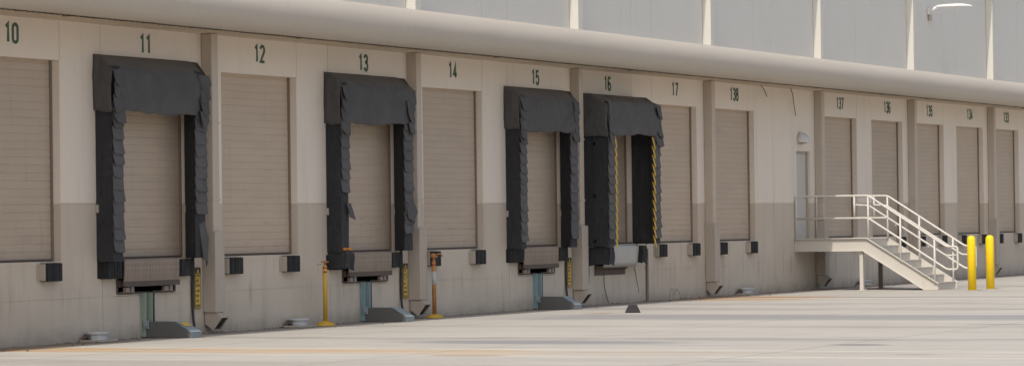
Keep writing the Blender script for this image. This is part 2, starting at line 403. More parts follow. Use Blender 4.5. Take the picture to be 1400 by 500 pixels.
# canopy: half round fascia in lengths, flat roof, ribbed soffit, ledger
CYc, CZc, CR = -.99, 5.12, .34
cuts = [WX0 - .6]
while cuts[-1] < WX1 + .5: cuts.append(cuts[-1] + 3.66)
fm = MB()
NP = 22
for a, b_ in zip(cuts[:-1], cuts[1:]):
    rows = []
    off = random.uniform(-.001, .001); ofz = random.uniform(-.0012, .0012)
    n = 8
    for k in range(n+1):
        x = a + .0008 + (b_-a-.0016)*k/n
        row = []
        for j in range(NP+1):
            an = math.radians(88 + (190-0)*j/NP)   # top, out, under, a little past the bottom
            r = CR + .005*noise.noise((x*.9, j*.35, 3.1))
            row.append((x, CYc + off + r*math.cos(an), CZc + ofz + r*math.sin(an)))
        # a short return lip under the soffit
        row.append((x, row[-1][1]+.03, row[-1][2]+.05))
        rows.append(row)
    fm.grid(rows)
    # backing joint strip
    x = b_
    fm.grid([[(x+dx, CYc+(CR-.007)*math.cos(math.radians(88+190*j/NP)), CZc+(CR-.007)*math.sin(math.radians(88+190*j/NP))) for j in range(NP+1)] for dx in (-.02, .02)])
fm.build('canopy_fascia', M['canopy'], WH, smooth=True)
r = MB(); r.box(cuts[0], cuts[-1], CYc, -.003, 5.38, 5.455); r.build('canopy_roof', M['canopy'], WH)
sf = MB()
rows = [[], []]
x = cuts[0]; up = 0
while x < cuts[-1]:
    for dx, z in ((0, 4.805), (.085, 4.805), (.10, 4.845), (.185, 4.845)):
        rows[0].append((x+dx, -.96, z)); rows[1].append((x+dx, -.121, z))
    x += .20
sf.grid(rows); sf.build('canopy_soffit', M['soffit'], WH)
cl = MB(); x = cuts[0]+.05; rc = random.Random(5); ra = []; rb = []
while x < cuts[-1]-.1:
    ln = rc.uniform(.055,.085); zl = 4.766+rc.uniform(-.002,.004)
    if rc.random() < .03: zl -= .012
    for dx, z in ((0, 4.792), (.001, zl), (ln, zl), (ln+.001, 4.792)):
        ra.append((x+dx, CYc-.03, z)); rb.append((x+dx, CYc+.06, z))
    x += .155
cl.grid([ra, rb]); cl.build('hem_strip', M['hem'], WH)
lg = MB()
for i in range(-3, 9):
    x0, x1 = max(bay(i)+.215, WX0), min(bay(i+1)-.012, WX1)
    if x1 > x0: lg.box(x0, x1, -.12, -.002, 4.80, 4.9)
lg.build('ledger_beam', M['soffit'], WH)

# downspouts with guard and kicked outlet
def spout(i):
    b = bay(i)
    q = MB(); q.box(b, b+.205, -.20, -.003, 1.60, 4.80)
    o = q.build('downspout', M['spout'], WH, bevel=.012)
    for z in (3.35, 2.12):
        st_ = MB(); st_.box(b-.012, b+.217, -.208, -.003, z, z+.035); st_.build('strap', M['spout'], o)
    gd = MB(); gd.box(b-.03, b+.265, -.245, -.003, .335, 1.63)
    gd.build('guard', M['spout_low'], o, bevel=.01)
    e_ = MB(); x0, x1 = b+.005, b+.225
    # hollow elbow: two cheeks, top, bottom, dark sheet for the shade in the mouth
    P = [(-.015,.33),(-.215,.33),(-.33,.25),(-.175,.05),(-.02,.15)]
    for xa, xb in ((x0, x0+.008), (x1-.008, x1)): e_.prism_x(P, xa, xb)
    for (ya, za), (yb, zb) in (((-.215,.33),(-.33,.25)), ((-.175,.05),(-.02,.15))):
        e_.prism_x([(ya,za),(yb,zb),(yb,zb+.008),(ya,za+.008)], x0+.008, x1-.008)
    eo = e_.build('outlet', M['spout_low'], o)
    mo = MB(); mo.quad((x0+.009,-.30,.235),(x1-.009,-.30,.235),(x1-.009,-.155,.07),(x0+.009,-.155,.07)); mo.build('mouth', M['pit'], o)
for i in range(-1, 8): spout(i)

# doors: curved slats, guides, bottom bar
def door(x0, x1, num):
    q = MB(); Y = .155; z = FL+.03; prof = []
    p = .1165
    while z < HEAD+.1:
        jit = random.uniform(-.0015, .0015)
        prof += [(Y+.005+jit, z), (Y+.001+jit, z+.005), (Y-.001+jit, z+.02), (Y-.0015+jit, z+p*.6), (Y+.0005+jit, z+p-.007), (Y+.005+jit, z+p-.003)]
        z += p
    q.grid([[(x, y, zz) for y, zz in prof] for x in (x0+.035, (x0+x1)/2, x1-.035)])
    o = q.build('roller_door', M['door'], WH, label=('tan roller door under number %s' % num) if num else None)
    for ga, gb in ((x0+.002, x0+.036), (x1-.04, x1-.002)):
        gq = MB(); gq.box(ga, gb, Y-.03, Y+.04, FL+.002, HEAD-.002); gq.build('guide', M['frame'], o)
    hole = [p for p in PITS if p[0] > x0 and p[1] < x1]
    for pa, pb in ([(x0, x1)] if not hole else [(x0, hole[0][0]), (hole[0][1], x1)]):
        sl = MB(); sl.box(pa+.001, pb-.001, -.004, .25, FL-.06, FL+.003); sl.build('sill', M['wall'], o)
    bb = MB(); bb.box(x0+.038, x1-.042, Y-.016, Y+.02, FL+.004, FL+.038); bb.build('bottom_bar', M['brown_steel'], o)
for a in DOORS: door(*a)
# stencilled numbers
def arc(cx, cy, rx, ry, a0, a1, n=9):
    return [(cx+rx*math.cos(math.radians(a0+(a1-a0)*k/n)), cy+ry*math.sin(math.radians(a0+(a1-a0)*k/n))) for k in range(n+1)]
GL = {
 '0': [arc(.2,.79,.2,.21,0,180)+arc(.2,.21,.2,.21,180,360)+[(.4,.79)]],
 '1': [[(.03,.82),(.2,1),(.2,0)]],
 '2': [arc(.2,.78,.2,.22,170,0)+arc(.2,.76,.2,.26,0,-40,4)+[(0,.02),(.42,.02)]],
 '3': [arc(.2,.78,.19,.22,165,-75)+[(.14,.53)], [(.14,.53)]+arc(.2,.27,.2,.27,80,-165)],
 '4': [[(.44,.24),(0,.24),(.28,1),(.28,0)]],
 '5': [[(.38,.98),(.05,.98),(.02,.53)]+arc(.2,.32,.2,.32,125,-160)],
 '6': [arc(.2,.74,.19,.26,25,180)+arc(.2,.28,.2,.28,180,540,16)],
 '7': [[(0,.97),(.42,.97),(.15,0)]],
 '8': [arc(.2,.76,.175,.24,-90,270,16), arc(.2,.27,.2,.27,90,450,16)],
}
def stroke(mb, pts, hw, tf, y0, y1):
    P = [V((p[0], p[1], 0)) for p in pts]
    P = [p for k, p in enumerate(P) if k == 0 or (p-P[k-1]).length > 1e-4]
    closed = (P[0]-P[-1]).length < 1e-3
    L = []
    for k, p in enumerate(P):
        a = P[k-1] if k else (P[-2] if closed else p); b = P[k+1] if k+1 < len(P) else (P[1] if closed else p)
        t1 = (p-a).normalized() if (p-a).length > 0 else (b-p).normalized(); t2 = (b-p).normalized() if (b-p).length > 0 else t1
        n1 = V((-t1.y, t1.x, 0)); n2 = V((-t2.y, t2.x, 0)); m = (n1+n2)
        m = m.normalized() if m.length > .01 else n1
        m *= min(1/max(m.dot(n1), .3), 1.8)*hw
        L.append((p+m, p-m))
    for k in range(len(L)-1):
        a, b, c, d = L[k][0], L[k][1], L[k+1][1], L[k+1][0]
        n = len(mb.v)
        for y in (y0, y1):
            for q in (a, b, c, d):
                X_, Z_ = tf(q.x, q.y); mb.v.append((X_, y, Z_))
        mb.f += [tuple(n+i for i in q) for q in ((0,1,2,3),(7,6,5,4),(0,4,5,1),(1,5,6,2),(2,6,7,3),(3,7,4,0))]
for a, b_, n in DOORS:
    if not n: continue
    q = MB(); H_ = .262; adv = .70*H_; wd = {3: .56, 2: .37}[len(n)]
    cx = (a+b_)/2 + .02
    tot = adv*(len(n)-1) + .47*H_
    for k, ch in enumerate(n):
        ox = cx - tot/2 + adv*k
        for st in GL[ch]:
            stroke(q, st, .098, lambda u_, v_: (ox+u_*1.17*H_, 4.425+v_*H_), -.0015, -.0045)
    q.build('door_number', M['green'], WH, label='number %s painted in dark green above its door' % n)

# entry door with frame
q = MB(); q.box(ENTRY[0]+.05, ENTRY[1]-.05, .10, .16, FL+.01, ENTRY[3]-.05)
ed = q.build('entry_door', M['entry'], WH, bevel=.004, label='narrow grey white entry door at the stair platform')
q = MB()
q.box(ENTRY[0]+.002, ENTRY[0]+.048, .06, .19, FL, ENTRY[3]-.05); q.box(ENTRY[1]-.048, ENTRY[1]-.002, .06, .19, FL, ENTRY[3]-.05); q.box(ENTRY[0]+.002, ENTRY[1]-.002, .06, .19, ENTRY[3]-.048, ENTRY[3]-.002)
q.build('door_frame', M['bracket'], ed)
q = MB(); q.box(ENTRY[0]+.08, ENTRY[0]+.10, .085, .099, 1.75, 1.9); q.box(ENTRY[0]+.05, ENTRY[0]+.065, .09, .099, 2.95, 3.08); q.box(ENTRY[0]+.05, ENTRY[0]+.065, .09, .099, 1.4, 1.53)
q.tube([(ENTRY[1]-.13,.10,2.22),(ENTRY[1]-.13,.05,2.22),(ENTRY[1]-.24,.05,2.22)], .012, 8); q.build('handle', M['keeper'], ed)
q = MB(); q.tube([(63.27,-.03,0),(63.27,-.03,1.12)], .03, 10); q.box(63.23,63.31,-.04,-.002,.68,.71); q.build('drain_pipe', M['frame'], WH, smooth=False)

# ------------------------------------------------------------------ dock bumpers
def bumper_proto(label, tucked):
    t = thing('dock_bumper', label, 'dock bumper', (0,0,FL-.29), 'dock bumpers under the doors')
    q = MB(); z0, z1 = FL-.29, FL-.015
    x = -.205
    while x < .20:
        d = .128 + random.uniform(-.006, .006)
        q.box(x, x+.024, -d, -.003, z0+random.uniform(0,.008), z1-random.uniform(0,.008)); x += .0265
    q.build('rubber_pad', M['rubber'], t)
    for sx in (-1, 1):
        a = sx*.222
        p = MB(); p.box(a-.013, a+.013, -.105, -.003, z0+.012, z1-.012); p.box(a+(-.07 if sx < 0 else .013), a+(-.013 if sx < 0 else .07), -.012, -.003, z0+.012, z1-.012)
        p.build('end_plate', M['rubber' if tucked else 'bracket'], t)
    return t
PB = {}
def bumper(x, label, tucked):
    if tucked not in PB:
        PB[tucked] = bumper_proto(label, tucked); PB[tucked].location = (x, 0, FL-.29); return
    dup(PB[tucked], (x, 0, FL-.29), label)
side_names = (('left', .63), ('right', 2.82-.63))
for a, b_, n in DOORS:
    if n in ('', '16', None): continue
    narrow = n in ('11', '13', '15')
    for sd, off in (('left', .235), ('right', 2.165)):
        if n == '10' and sd == 'left': continue
        if narrow: off = {'left': .10, 'right': 2.265}[sd]
        under = 'tucked under the shelter at' if narrow else 'on the bare wall below'
        bumper(a+off, 'black rubber bumper %s the %s edge of door %s' % (under, sd, n), narrow)

# ------------------------------------------------------------------ dock shelters
def sheet(fn, nu, nv):
    return [[fn(i/nu, j/nv) for j in range(nv+1)] for i in range(nu+1)]
def nz(x, y, z, k): return noise.noise((x*k, y*k, z*k))
def shelter(c, num, d, seed, desc, L=1.42, R=1.27, skip_left_below=None, torn=None, strip=False, top=4.34):
    rnd = random.Random(seed)
    t = thing('dock_shelter', desc, 'dock shelter', (c, 0, FL), 'black fabric dock shelters')
    xl, xr = c-L, c+R
    zb = FL
    yf = -d
    fw = .26                                   # width of the face flaps
    for side in (-1, 1):
        if side < 0: wo, wi, fo, fi = xl, xl+.12, xl, xl+fw
        else: wo, wi, fo, fi = xr, xr-.12, xr, xr-fw-.05
        if strip: wi = wo + (-side)*.03; fi = fo - side*.30
        z0 = zb + rnd.uniform(-.03, .02)
        # outer cheek, front, inner cheek as one skin
        ring = [(wo, -.003), (wo, yf*.5), (fo, yf), ((fo+fi)/2, yf-.01), (fi, yf), ((fi+wi)/2, yf*.5), (wi, -.003)]
        if strip:
            ring = [(wo, -.003), (wo, yf*.3), (wo, yf*.6), (fo, yf), (fi, yf), (fi, yf+.05), (fo-side*.05, yf+.05), (wo-side*.04, yf*.5), (wo-side*.04, -.003)]
        rows = []
        nzs = 30
        for k in range(nzs+1):
            z = z0 + (top-.18-z0)*k/nzs
            row = []
            for j, (x, y) in enumerate(ring):
                a = .026*nz(x*1.3+seed, y*2, z*1.1, 1.7) if 0 < j < len(ring)-1 else 0
                row.append((x + side*a*.8, y - abs(a)*.6, z))
            rows.append(row)
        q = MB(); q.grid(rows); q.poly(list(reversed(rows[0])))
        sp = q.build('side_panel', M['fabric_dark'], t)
        # seams / battens on the outside cheek
        sm = MB()
        if strip:
            for zz in (1.22+.06, 2.2, 3.25): sm.box(wo-.012 if side < 0 else wo-.055, wo+.055 if side < 0 else wo+.012, yf+.06, -.01, zz, zz+.05)
            sm.box(wo-.012, wo+.012, yf*.55, yf*.55+.05, zb, top-.5)
            sm.build('batten', M['fabric_dark'], sp)
        else:
            for zz in (2.0-.06*seed % .2,):
                sm.box(wo-.03 if side < 0 else wi-.01, wo+.03 if side < 0 else wi+.03, -.05, -.003, zz, zz+.12)
            sm.build('clip', M['bracket'], sp)
        # overlapping shingle flaps down the face
        pitch = .186; z = 3.62
        k = 0
        while z - .25 > zb - .02:
            if not (side < 0 and skip_left_below and z < skip_left_below) and not (side > 0 and torn and z < torn):
                tw = rnd.uniform(-.05, .05); kick = rnd.uniform(.012, .034); hgt = .225 + rnd.uniform(-.02, .02)
                xo = fo + side*(.012+rnd.uniform(0,.02)); xi = fi - side*(.005+rnd.uniform(0,.02))
                def fp(u_, v_):
                    x = xo + (xi-xo)*u_
                    y = yf - .018 - kick*(v_**1.6) - .008*math.sin(u_*5+seed+z*9)*v_
                    zz = z - hgt*v_ + tw*(u_-.5)*v_*.6 + (.02*v_ if u_ > .9 or u_ < .1 else 0)
                    return (x, y, zz)
                fq = MB(); fq.grid(sheet(fp, 8, 4)); fq.build('flap', M['flap'], sp, solid=.010)
            if strip and side != 0:
                pass
            z -= pitch; k += 1
        if strip:                               # yellow guide edges behind the flaps
            ys = MB()
            z = 3.45
            while z > zb+.12:
                def fy(u_, v_):
                    return (fi - side*(.0+.085*u_*(1-.35*v_)), yf - .012 - .05*v_, z-.25*v_)
                ys.grid(sheet(fy, 2, 3)); z -= .186
            ys.build('guide_strip', M['yellow_strip'], sp, solid=.008)
    # hood: sloping top, hanging front, cheeks
    hz = 3.47
    XA, XB = xl-.04, xr+.02
    prof = [(-.004, top), (yf*.5, top-.06), (yf-.01, top-.20), (yf-.035, top-.25), (yf-.05, top-.40), (yf-.055, hz+.28), (yf-.05, hz+.14), (yf-.045, hz)]
    # resample profile finer
    P = []
    for a, b in zip(prof[:-1], prof[1:]):
        for k in range(3): P.append((a[0]+(b[0]-a[0])*k/3, a[1]+(b[1]-a[1])*k/3))
    P.append(prof[-1]); npf = len(P)-1
    def hood(u_, v_):
        j = v_*npf; j0 = min(int(j), npf-1); f = j-j0
        y = P[j0][0]+(P[j0+1][0]-P[j0][0])*f; z = P[j0][1]+(P[j0+1][1]-P[j0][1])*f
        x = XA + (XB-XA)*u_
        lim = min(1, v_*3)
        a = .034*nz(x, z*1.2, seed*3.7, 1.5) + .026*nz(x*2.2+z*1.4, z*.7, seed, 2.3) + .012*nz(x*1.2-z*2.1, z*2, seed+5, 3.1) + .010*math.sin((x*.8+z*1.7)*6+seed)
        sag = .02*math.sin(u_*math.pi)*(v_ > .3)
        edge = (.022*math.sin(u_*7+seed) + .03*nz(x*2, seed, 1, 2.1))*(v_**4)
        return (x, y - a*lim - (.018*lim*abs(math.sin(u_*math.pi*3+seed))*.4), z - sag*lim*.4 + edge)
    q = MB(); q.grid(sheet(hood, 40, npf))
    ho = q.build('hood', M['fabric'], t, smooth=True, solid=.008)
    for side in (-1, 1):
        x = XA if side < 0 else XB
        cb = 3.50 + rnd.uniform(-.06, .06)
        def cheek(u_, v_):
            # u from wall to front, v down
            yt = P[0][0] + (yf-.04-P[0][0])*u_; zt = top - .05*u_ - (.20*max(0, (u_-.5)*2))
            zbm = cb + .012*math.sin(u_*6+seed) - .03*u_
            z = zt+(zbm-zt)*v_
            bulge = .05*math.sin(v_*math.pi*.9)*(.4+.6*u_) + .02*nz(u_*3, v_*3, seed+side, 1.3)
            return (x + side*bulge, yt, z)
        q = MB(); q.grid(sheet(cheek, 10, 10)); q.build('cheek', M['fabric'], ho, smooth=True, solid=.008)
        z = top-.24
        for k in range(4):                      # scalloped corner flaps on the hood
            hgt = .25+rnd.uniform(-.02,.03); kick = .015+rnd.uniform(0,.035); wv = rnd.uniform(.26,.33)
            tw = rnd.uniform(-.12,.12)
            def cf(u_, v_):
                return (x + side*.02 - side*wv*u_*(1-.15*v_), yf-.065-kick*(v_**1.4)-.02*math.sin(u_*4+k+seed), z-hgt*v_*(1-.35*abs(u_-.45)) + tw*(u_-.5)*v_)
            q = MB(); q.grid(sheet(cf, 8, 5)); q.build('flap', M['fabric'], ho, solid=.010)
            z -= .19
    return t
S11 = shelter(bay(-1)+5.62, '11', .30, 1, 'black fabric dock shelter around door 11, flaps smooth and torn low on its right side', torn=1.95, L=1.47)
S13 = shelter(bay(0)+5.62, '13', .29, 2, 'black fabric dock shelter around door 13 with orange foam showing at its lower left', skip_left_below=2.35, torn=1.6)
S15 = shelter(bay(1)+5.62, '15', .30, 3, 'black fabric dock shelter around door 15 with neat flaps down both sides')
S16 = shelter(bay(2)+1.90, '16', .60, 4, 'deep black fabric dock shelter around door 16 with yellow strips along its flaps', L=1.42, R=1.29, strip=True, top=4.32)
# torn pieces and foot bags
def fold(parent, pts, name='loose_flap', mt=None):
    q = MB(); q.grid(pts); q.build(name, mt or M['fabric'], parent, solid=.012)
x = 49.24
fold(S13, [[(x-.16,-.33,2.08),(x-.13,-.35,1.96),(x-.10,-.36,1.84)],[(x-.05,-.34,2.08),(x-.02,-.38,1.94),(x+.03,-.39,1.80)],[(x-.02,-.33,2.08),(x+.03,-.36,1.93),(x+.11,-.36,1.79)]])
x = 51.58
fold(S13, [[(x-.2,-.31,2.12),(x-.2,-.34,1.95),(x-.18,-.35,1.80)],[(x+.02,-.33,2.16),(x+.06,-.39,1.96),(x+.0,-.39,1.74)],[(x+.05,-.30,2.14),(x+.22,-.34,1.93),(x+.08,-.34,1.76)]])
x = 44.24
fold(S11, [[(x-.12,-.30,1.8),(x-.10,-.33,1.5),(x-.05,-.34,1.2)],[(x+.06,-.30,1.8),(x+.08,-.36,1.5),(x+.04,-.36,1.16)],[(x+.05,-.26,1.7),(x+.10,-.30,1.35),(x+.15,-.28,1.08)]])
q = MB(); q.box(48.99, 49.27, -.335, -.06, 1.262, 1.312); q.build('foam_core', M['orange'], S13, bevel=.015)
q = MB()
q.grid(sheet(lambda u_, v_: (48.99+.30*u_, -.345-.015*math.sin(u_*7)-.01*math.sin(v_*6), 1.25-.30*v_+.03*math.sin(u_*5)), 8, 5))
q.grid(sheet(lambda u_, v_: (48.985-.01*math.sin(v_*6), -.345+.33*u_, 1.25-.28*v_), 5, 5)); q.build('foot_bag', M['fabric_dark'], S13, solid=.012)
for x0, x1, y0 in ((59.98, 60.24, -.56), (62.42, 62.68, -.27)):
    q = MB()
    q.grid(sheet(lambda u_, v_: (x0+(x1-x0)*u_, y0-.02*math.sin(u_*6+v_*4), FL-.04-.36*v_+.02*math.sin(u_*5)), 8, 6))
    q.grid(sheet(lambda u_, v_: (x0, y0+(-.01-y0)*u_, FL-.04-.36*v_+.02*math.sin(u_*5)), 6, 6))
    q.grid(sheet(lambda u_, v_: (x1, y0+(-.01-y0)*u_, FL-.04-.34*v_), 4, 4))
    q.grid(sheet(lambda u_, v_: (x0+(x1-x0)*u_, y0+(-.01-y0)*v_, FL-.03), 4, 4))
    q.build('foot_bag', M['fabric_dark'], S16, solid=.012)

# ------------------------------------------------------------------ dock levelers
def leveler(p, num, label):
    x0, x1, _ = p; c = (x0+x1)/2
    t = thing('dock_leveler', label, 'dock leveler', (c, 0, .71), 'dock levelers in the wall pits')
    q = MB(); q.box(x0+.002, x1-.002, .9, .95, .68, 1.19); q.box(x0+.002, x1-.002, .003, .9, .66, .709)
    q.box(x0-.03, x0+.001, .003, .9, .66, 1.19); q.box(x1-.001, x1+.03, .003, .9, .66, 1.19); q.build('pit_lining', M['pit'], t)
    q = MB(); q.box(x0+.01, x1-.01, -.045, .88, FL-.035, FL+.016); q.build('deck', M['brown_steel'], t)
    if num != '16':
        q = MB()
        prof = [(-.10, FL+.012), (-.13, FL-.01), (-.128, FL-.15), (-.118, .82), (-.09, .82), (-.10, FL-.15), (-.10, FL-.01)]
        q.prism_x(prof, x0+.05, x1-.06); q.build('lip', M['lip'], t, bevel=.006)
        q = MB(); q.box(x0+.04, x1-.05, -.128, -.1195, .805, .885); q.build('lip_edge', M['brown_steel'], t)
        q = MB(); q.box(x0+.012, x1-.012, -.03, .02, .80, .905); q.build('lip_beam', M['brown_steel'], t)
        for xx in (x0+.14, x1-.44):
            q = MB(); q.box(xx, xx+.11, -.085, -.031, .725, .79); q.box(xx+.16, xx+.24, -.085, -.031, .725, .80); q.box(xx-.02, xx+.3, -.06, .10, .712, .724); q.build('lip_keeper', M['keeper'], t)
        q = MB(); q.box(x0-.012, x0+.03, -.012, -.002, .70, FL-.1); q.box(x1-.03, x1+.012, -.012, -.002, .70, FL-.1); q.box(x0+.03, x1-.03, -.012, -.002, .685, .712); q.build('pit_frame', M['brown_steel'], t)
    else:
        rows = []
        for x in [x0-.02+(x1-x0+.06)*k/12 for k in range(13)]:
            rows.append([(x-.00, y, z) for y, z in ((-.05,FL+.012),(-.225,FL-.0),(-.262,FL-.035),(-.258,FL-.09),(-.245,FL-.2),(-.23,.87),(-.20,.765))])
        q = MB(); q.grid(rows); lp = q.build('lip', M['grey_lip'], t, smooth=True, solid=.022)
        kn = MB(); x = x0+.02
        while x < x1:
            kn.tube([(x,-.13,FL+.02),(x+.055,-.13,FL+.02)], .028, 8); kn.box(x+.055, x+.085, -.265, -.2, FL-.055, FL-.01); x += .105
        kn.build('hinge', M['brown_steel'], lp)
        q = MB(); q.box(x0-.012, x0+.03, -.012, -.002, .60, FL-.1); q.box(x0+.03, x1-.1, -.012, -.002, .60, .712); q.build('pit_frame', M['brown_steel'], t)
        q = MB(); q.box(x0+.02, x1-.02, -.03, .02, .72, .80); q.build('lip_beam', M['brown_steel'], t)
    return t
lab = {'11': 'brown tread plate leveler hanging below door 11', '13': 'worn brown leveler plate hanging below door 13', '15': 'dusty brown leveler plate hanging below door 15', '16': 'pale grey leveler lip bulging out below door 16'}
for p in PITS: leveler(p, p[2], lab[p[2]])

# ------------------------------------------------------------------ vehicle restraints under 11, 13, 15
def restraint(x, num):
    lb = 'grey wedge vehicle restraint on a %s track below door %s' % ('pale green' if num == '11' else 'faded teal', num)
    t = thing('vehicle_restraint', lb, 'vehicle restraint', (x, 0, 0), 'vehicle restraints at the wall foot')
    q = MB(); q.box(x-.035, x+.13, -.012, -.002, .02, .70); q.box(x-.035, x-.015, -.09, -.012, .02, .70); q.box(x+.10, x+.12, -.12, -.012, .02, .70)
    q.box(x-.06, x-.035, -.03, -.002, .02, .70)
    q.build('track', M['teal' if num == '11' else 'teal_blue'], t)
    q = MB()
    for z in (.35, .47, .59): q.lathe((x+.05,-.02,z), [(.016,-.016),(.016,.016)], 8)
    q.build('bolt', M['pit'], t)
    q = MB(); q.box(x+.20, x+.245, -.08, -.013, .20, .73); q.build('carriage_post', M['cable'], t)
    prof = [(-.10,.004), (-.88,.004), (-.90,.08), (-.62,.245), (-.10,.25)]
    q = MB(); q.prism_x(prof, x-.035, x+.26); hb = q.build('housing', M['restraint'], t, bevel=.006)
    q = MB(); q.prism_x([(-.905,.085),(-.622,.251),(-.618,.256),(-.91,.09)], x-.036, x+.261); q.prism_x([(-.886,.0042),(-.906,.0805),(-.911,.083),(-.893,.0042)], x-.036, x+.261); q.build('nose_plate', M['restraint_nose'], t)
    q = MB(); q.quad((x+.02,-.655,.2375),(x+.22,-.655,.2375),(x+.22,-.76,.177),(x+.02,-.76,.177))
    for v_ in range(4): q.v[v_] = (q.v[v_][0], q.v[v_][1]-.004, q.v[v_][2]+.006)
    if num == '11': q.build('sticker', M['sign_yellow'], t)
    q = MB(); q.box(x-.06, x-.037, -.15, -.05, .14, .27); q.tube([(x-.06,-.10,.2),(x-.085,-.10,.2)], .03, 10); q.build('motor', M['restraint_nose'], t, bevel=.006)
restraint(42.88, '11'); restraint(50.22, '13'); restraint(57.53, '15')

# ------------------------------------------------------------------ mirrored caution signs and cables
def sign(x, z0, z1, num, seed):
    rnd = random.Random(seed)
    t = thing('caution_sign', 'narrow vertical yellow and black caution sign beside dock door %s' % num, 'sign', (x, 0, z0), 'caution signs by the doors')
    q = MB(); q.box(x, x+.175, -.035, -.027, z0, z1); q.build('panel', M['sign_yellow'], t)
    q = MB(); q.box(x+.04, x+.13, -.027, -.002, z0+.05, z0+.09); q.box(x+.04, x+.13, -.027, -.002, z1-.09, z1-.05); q.build('bracket', M['keeper'], t)
    q = MB(); q.box(x+.001, x+.174, -.038, -.0352, z1-.09, z1-.001)
    for (a, b_) in ((x, x+.008), (x+.167, x+.175)): q.box(a, b_, -.0375, -.0352, z0, z1-.091)
    q.box(x+.009, x+.166, -.0375, -.0352, z0, z0+.007)
    n = 7; h = (z1-.09-z0)/n
    for k in range(n):
        zb = z0+h*k
        if k in (4, 5, 6): q.box(x+.009, x+.166, -.0375, -.0352, zb+h-.008, zb+h-.002)
        xx = x+.022
        for j in range(rnd.choice((3,3,4))):            # weathered lettering too worn to read
            wl = rnd.choice((.022,.03,.034))
            if xx+wl > x+.155: break
            q.box(xx, xx+.009, -.0372, -.0352, zb+.018, zb+h-.018)
            if wl > .025:
                q.box(xx+wl-.009, xx+wl, -.0372, -.0352, zb+.018, zb+h-.018)
                for zz in rnd.sample((zb+.018, zb+h*.5-.004, zb+h-.027), 2): q.box(xx+.009, xx+wl-.009, -.0372, -.0352, zz, zz+.009)
            xx += wl+.012
    q.build('lettering', M['sign_black'], t)
    q = MB(); c = x+.0875
    q.prism_x([(-.0405,0),(-.0385,0),(-.0385,.001),(-.0405,.001)], c-.001, c+.001)
    q.v = []; q.f = []
    q.v += [(c-.032,-.0402,z1-.08),(c+.032,-.0402,z1-.08),(c,-.0402,z1-.018),(c-.032,-.0382,z1-.08),(c+.032,-.0382,z1-.08),(c,-.0382,z1-.018)]
    q.f += [(0,1,2),(5,4,3),(0,3,4,1),(1,4,5,2),(2,5,3,0)]
    q.build('warning_triangle', M['sign_yellow'], t)
sign(44.44, .41, 1.06, '11', 3); sign(51.79, .37, 1.00, '13', 5); sign(59.10, .40, .99, '15', 8)
def cable(pts, r, label, n=8, name='control_cable', mt=None, group=None):
    P = [V(p) for p in pts]; out = []
    for i in range(len(P)-1):
        p0, p1, p2, p3 = P[max(i-1,0)], P[i], P[i+1], P[min(i+2,len(P)-1)]
        for k in range(6):
            u_ = k/6; out.append(.5*((2*p1)+(p2-p0)*u_+(2*p0-5*p1+4*p2-p3)*u_*u_+(3*p1-p0-3*p2+p3)*u_**3))
    out.append(P[-1])
    q = MB(); q.tube(out, r, n); o = q.build(name, mt or M['cable'], None, origin=pts[0], smooth=True)
    tag(o, label, 'cable', group)
for xs_, n in ((44.36,'11'), (51.70,'13'), (59.02,'15')):
    cable([(xs_+.03,-.035,1.30),(xs_+.02,-.035,1.05),(xs_,-.03,.75),(xs_+.005,-.03,.42),(xs_-.03,-.06,.25),(xs_-.22,-.16,.08),(xs_-.9,-.25,.035),(xs_-1.16,-.25,.04)], .022, 'black control cable running down beside the caution sign of door %s' % n, group='control cables beside the signs')
cable([(60.98,-.012,.66),(61.0,-.012,.4),(61.1,-.02,.15),(61.14,-.05,.02)], .006, 'thin black cord hanging below the left of the door 16 leveler')
cable([(62.62,-.012,.74),(62.72,-.012,.5),(62.84,-.015,.2)], .005, 'thin black cord hanging below the right of the door 16 leveler')
cable([(60.02,-.012,.84),(60.05,-.012,.45),(60.16,-.012,.38),(60.22,-.012,.55),(60.22,-.012,.84)], .005, 'thin cord looped on the wall below the foot bag of door 16')
cable([(70.0,-.125,4.83),(70.24,-.13,4.72),(70.42,-.12,4.60),(70.50,-.10,4.56)], .011, 'short loose wire dangling under the canopy right of number 138', name='loose_wire', mt=M['hem'])
cable([(72.05,-.125,4.83),(72.2,-.13,4.65),(72.26,-.12,4.52),(72.42,-.1,4.28),(72.50,-.09,4.16)], .011, 'longer loose wire dangling under the canopy above the stair platform door', name='loose_wire', mt=M['hem'])
cable([(64.55,-.012,.02),(64.6,-.012,.20),(64.75,-.012,.24),(64.8,-.012,.1),(64.95,-.012,.22),(65.1,-.012,.17),(65.2,-.012,.02)], .0025, 'thin tangled wire at the wall foot below door 17')

# ------------------------------------------------------------------ utility lids on pads along the wall foot
def lid(x, label, g_='round utility lids along the wall foot'):
    t = thing('utility_lid', label, 'utility lid', (x, -.2, 0), g_)
    q = MB(); q.box(x-.24, x+.24, -.42, -.03, .0, .035); q.build('pad', M['pad'], t, bevel=.01)
    q = MB(); q.lathe((x+.02,-.2,.035), [(.14,0),(.145,.075),(.165,.08),(.17,.10),(.15,.115),(.05,.12)], 20); q.build('lid', M['cap'], t)
    q = MB(); q.tube([(x-.13,-.14,.035),(x-.14,-.12,.09),(x-.16,-.09,.075),(x-.2,-.04,.04)], .025, 8); q.box(x-.17, x-.12, -.10, -.06, .035, .12); q.build('conduit', M['brown_steel'], t)
lid(41.27, 'round pale utility lid on a pad left of the door 11 restraint')
lid(47.55, 'round pale utility lid on a pad beside the yellow stand post')
lid(68.75, 'round pale utility lid on a pad below door 138')
lid(77.15, 'round pale utility lid on a pad behind the stair platform legs')

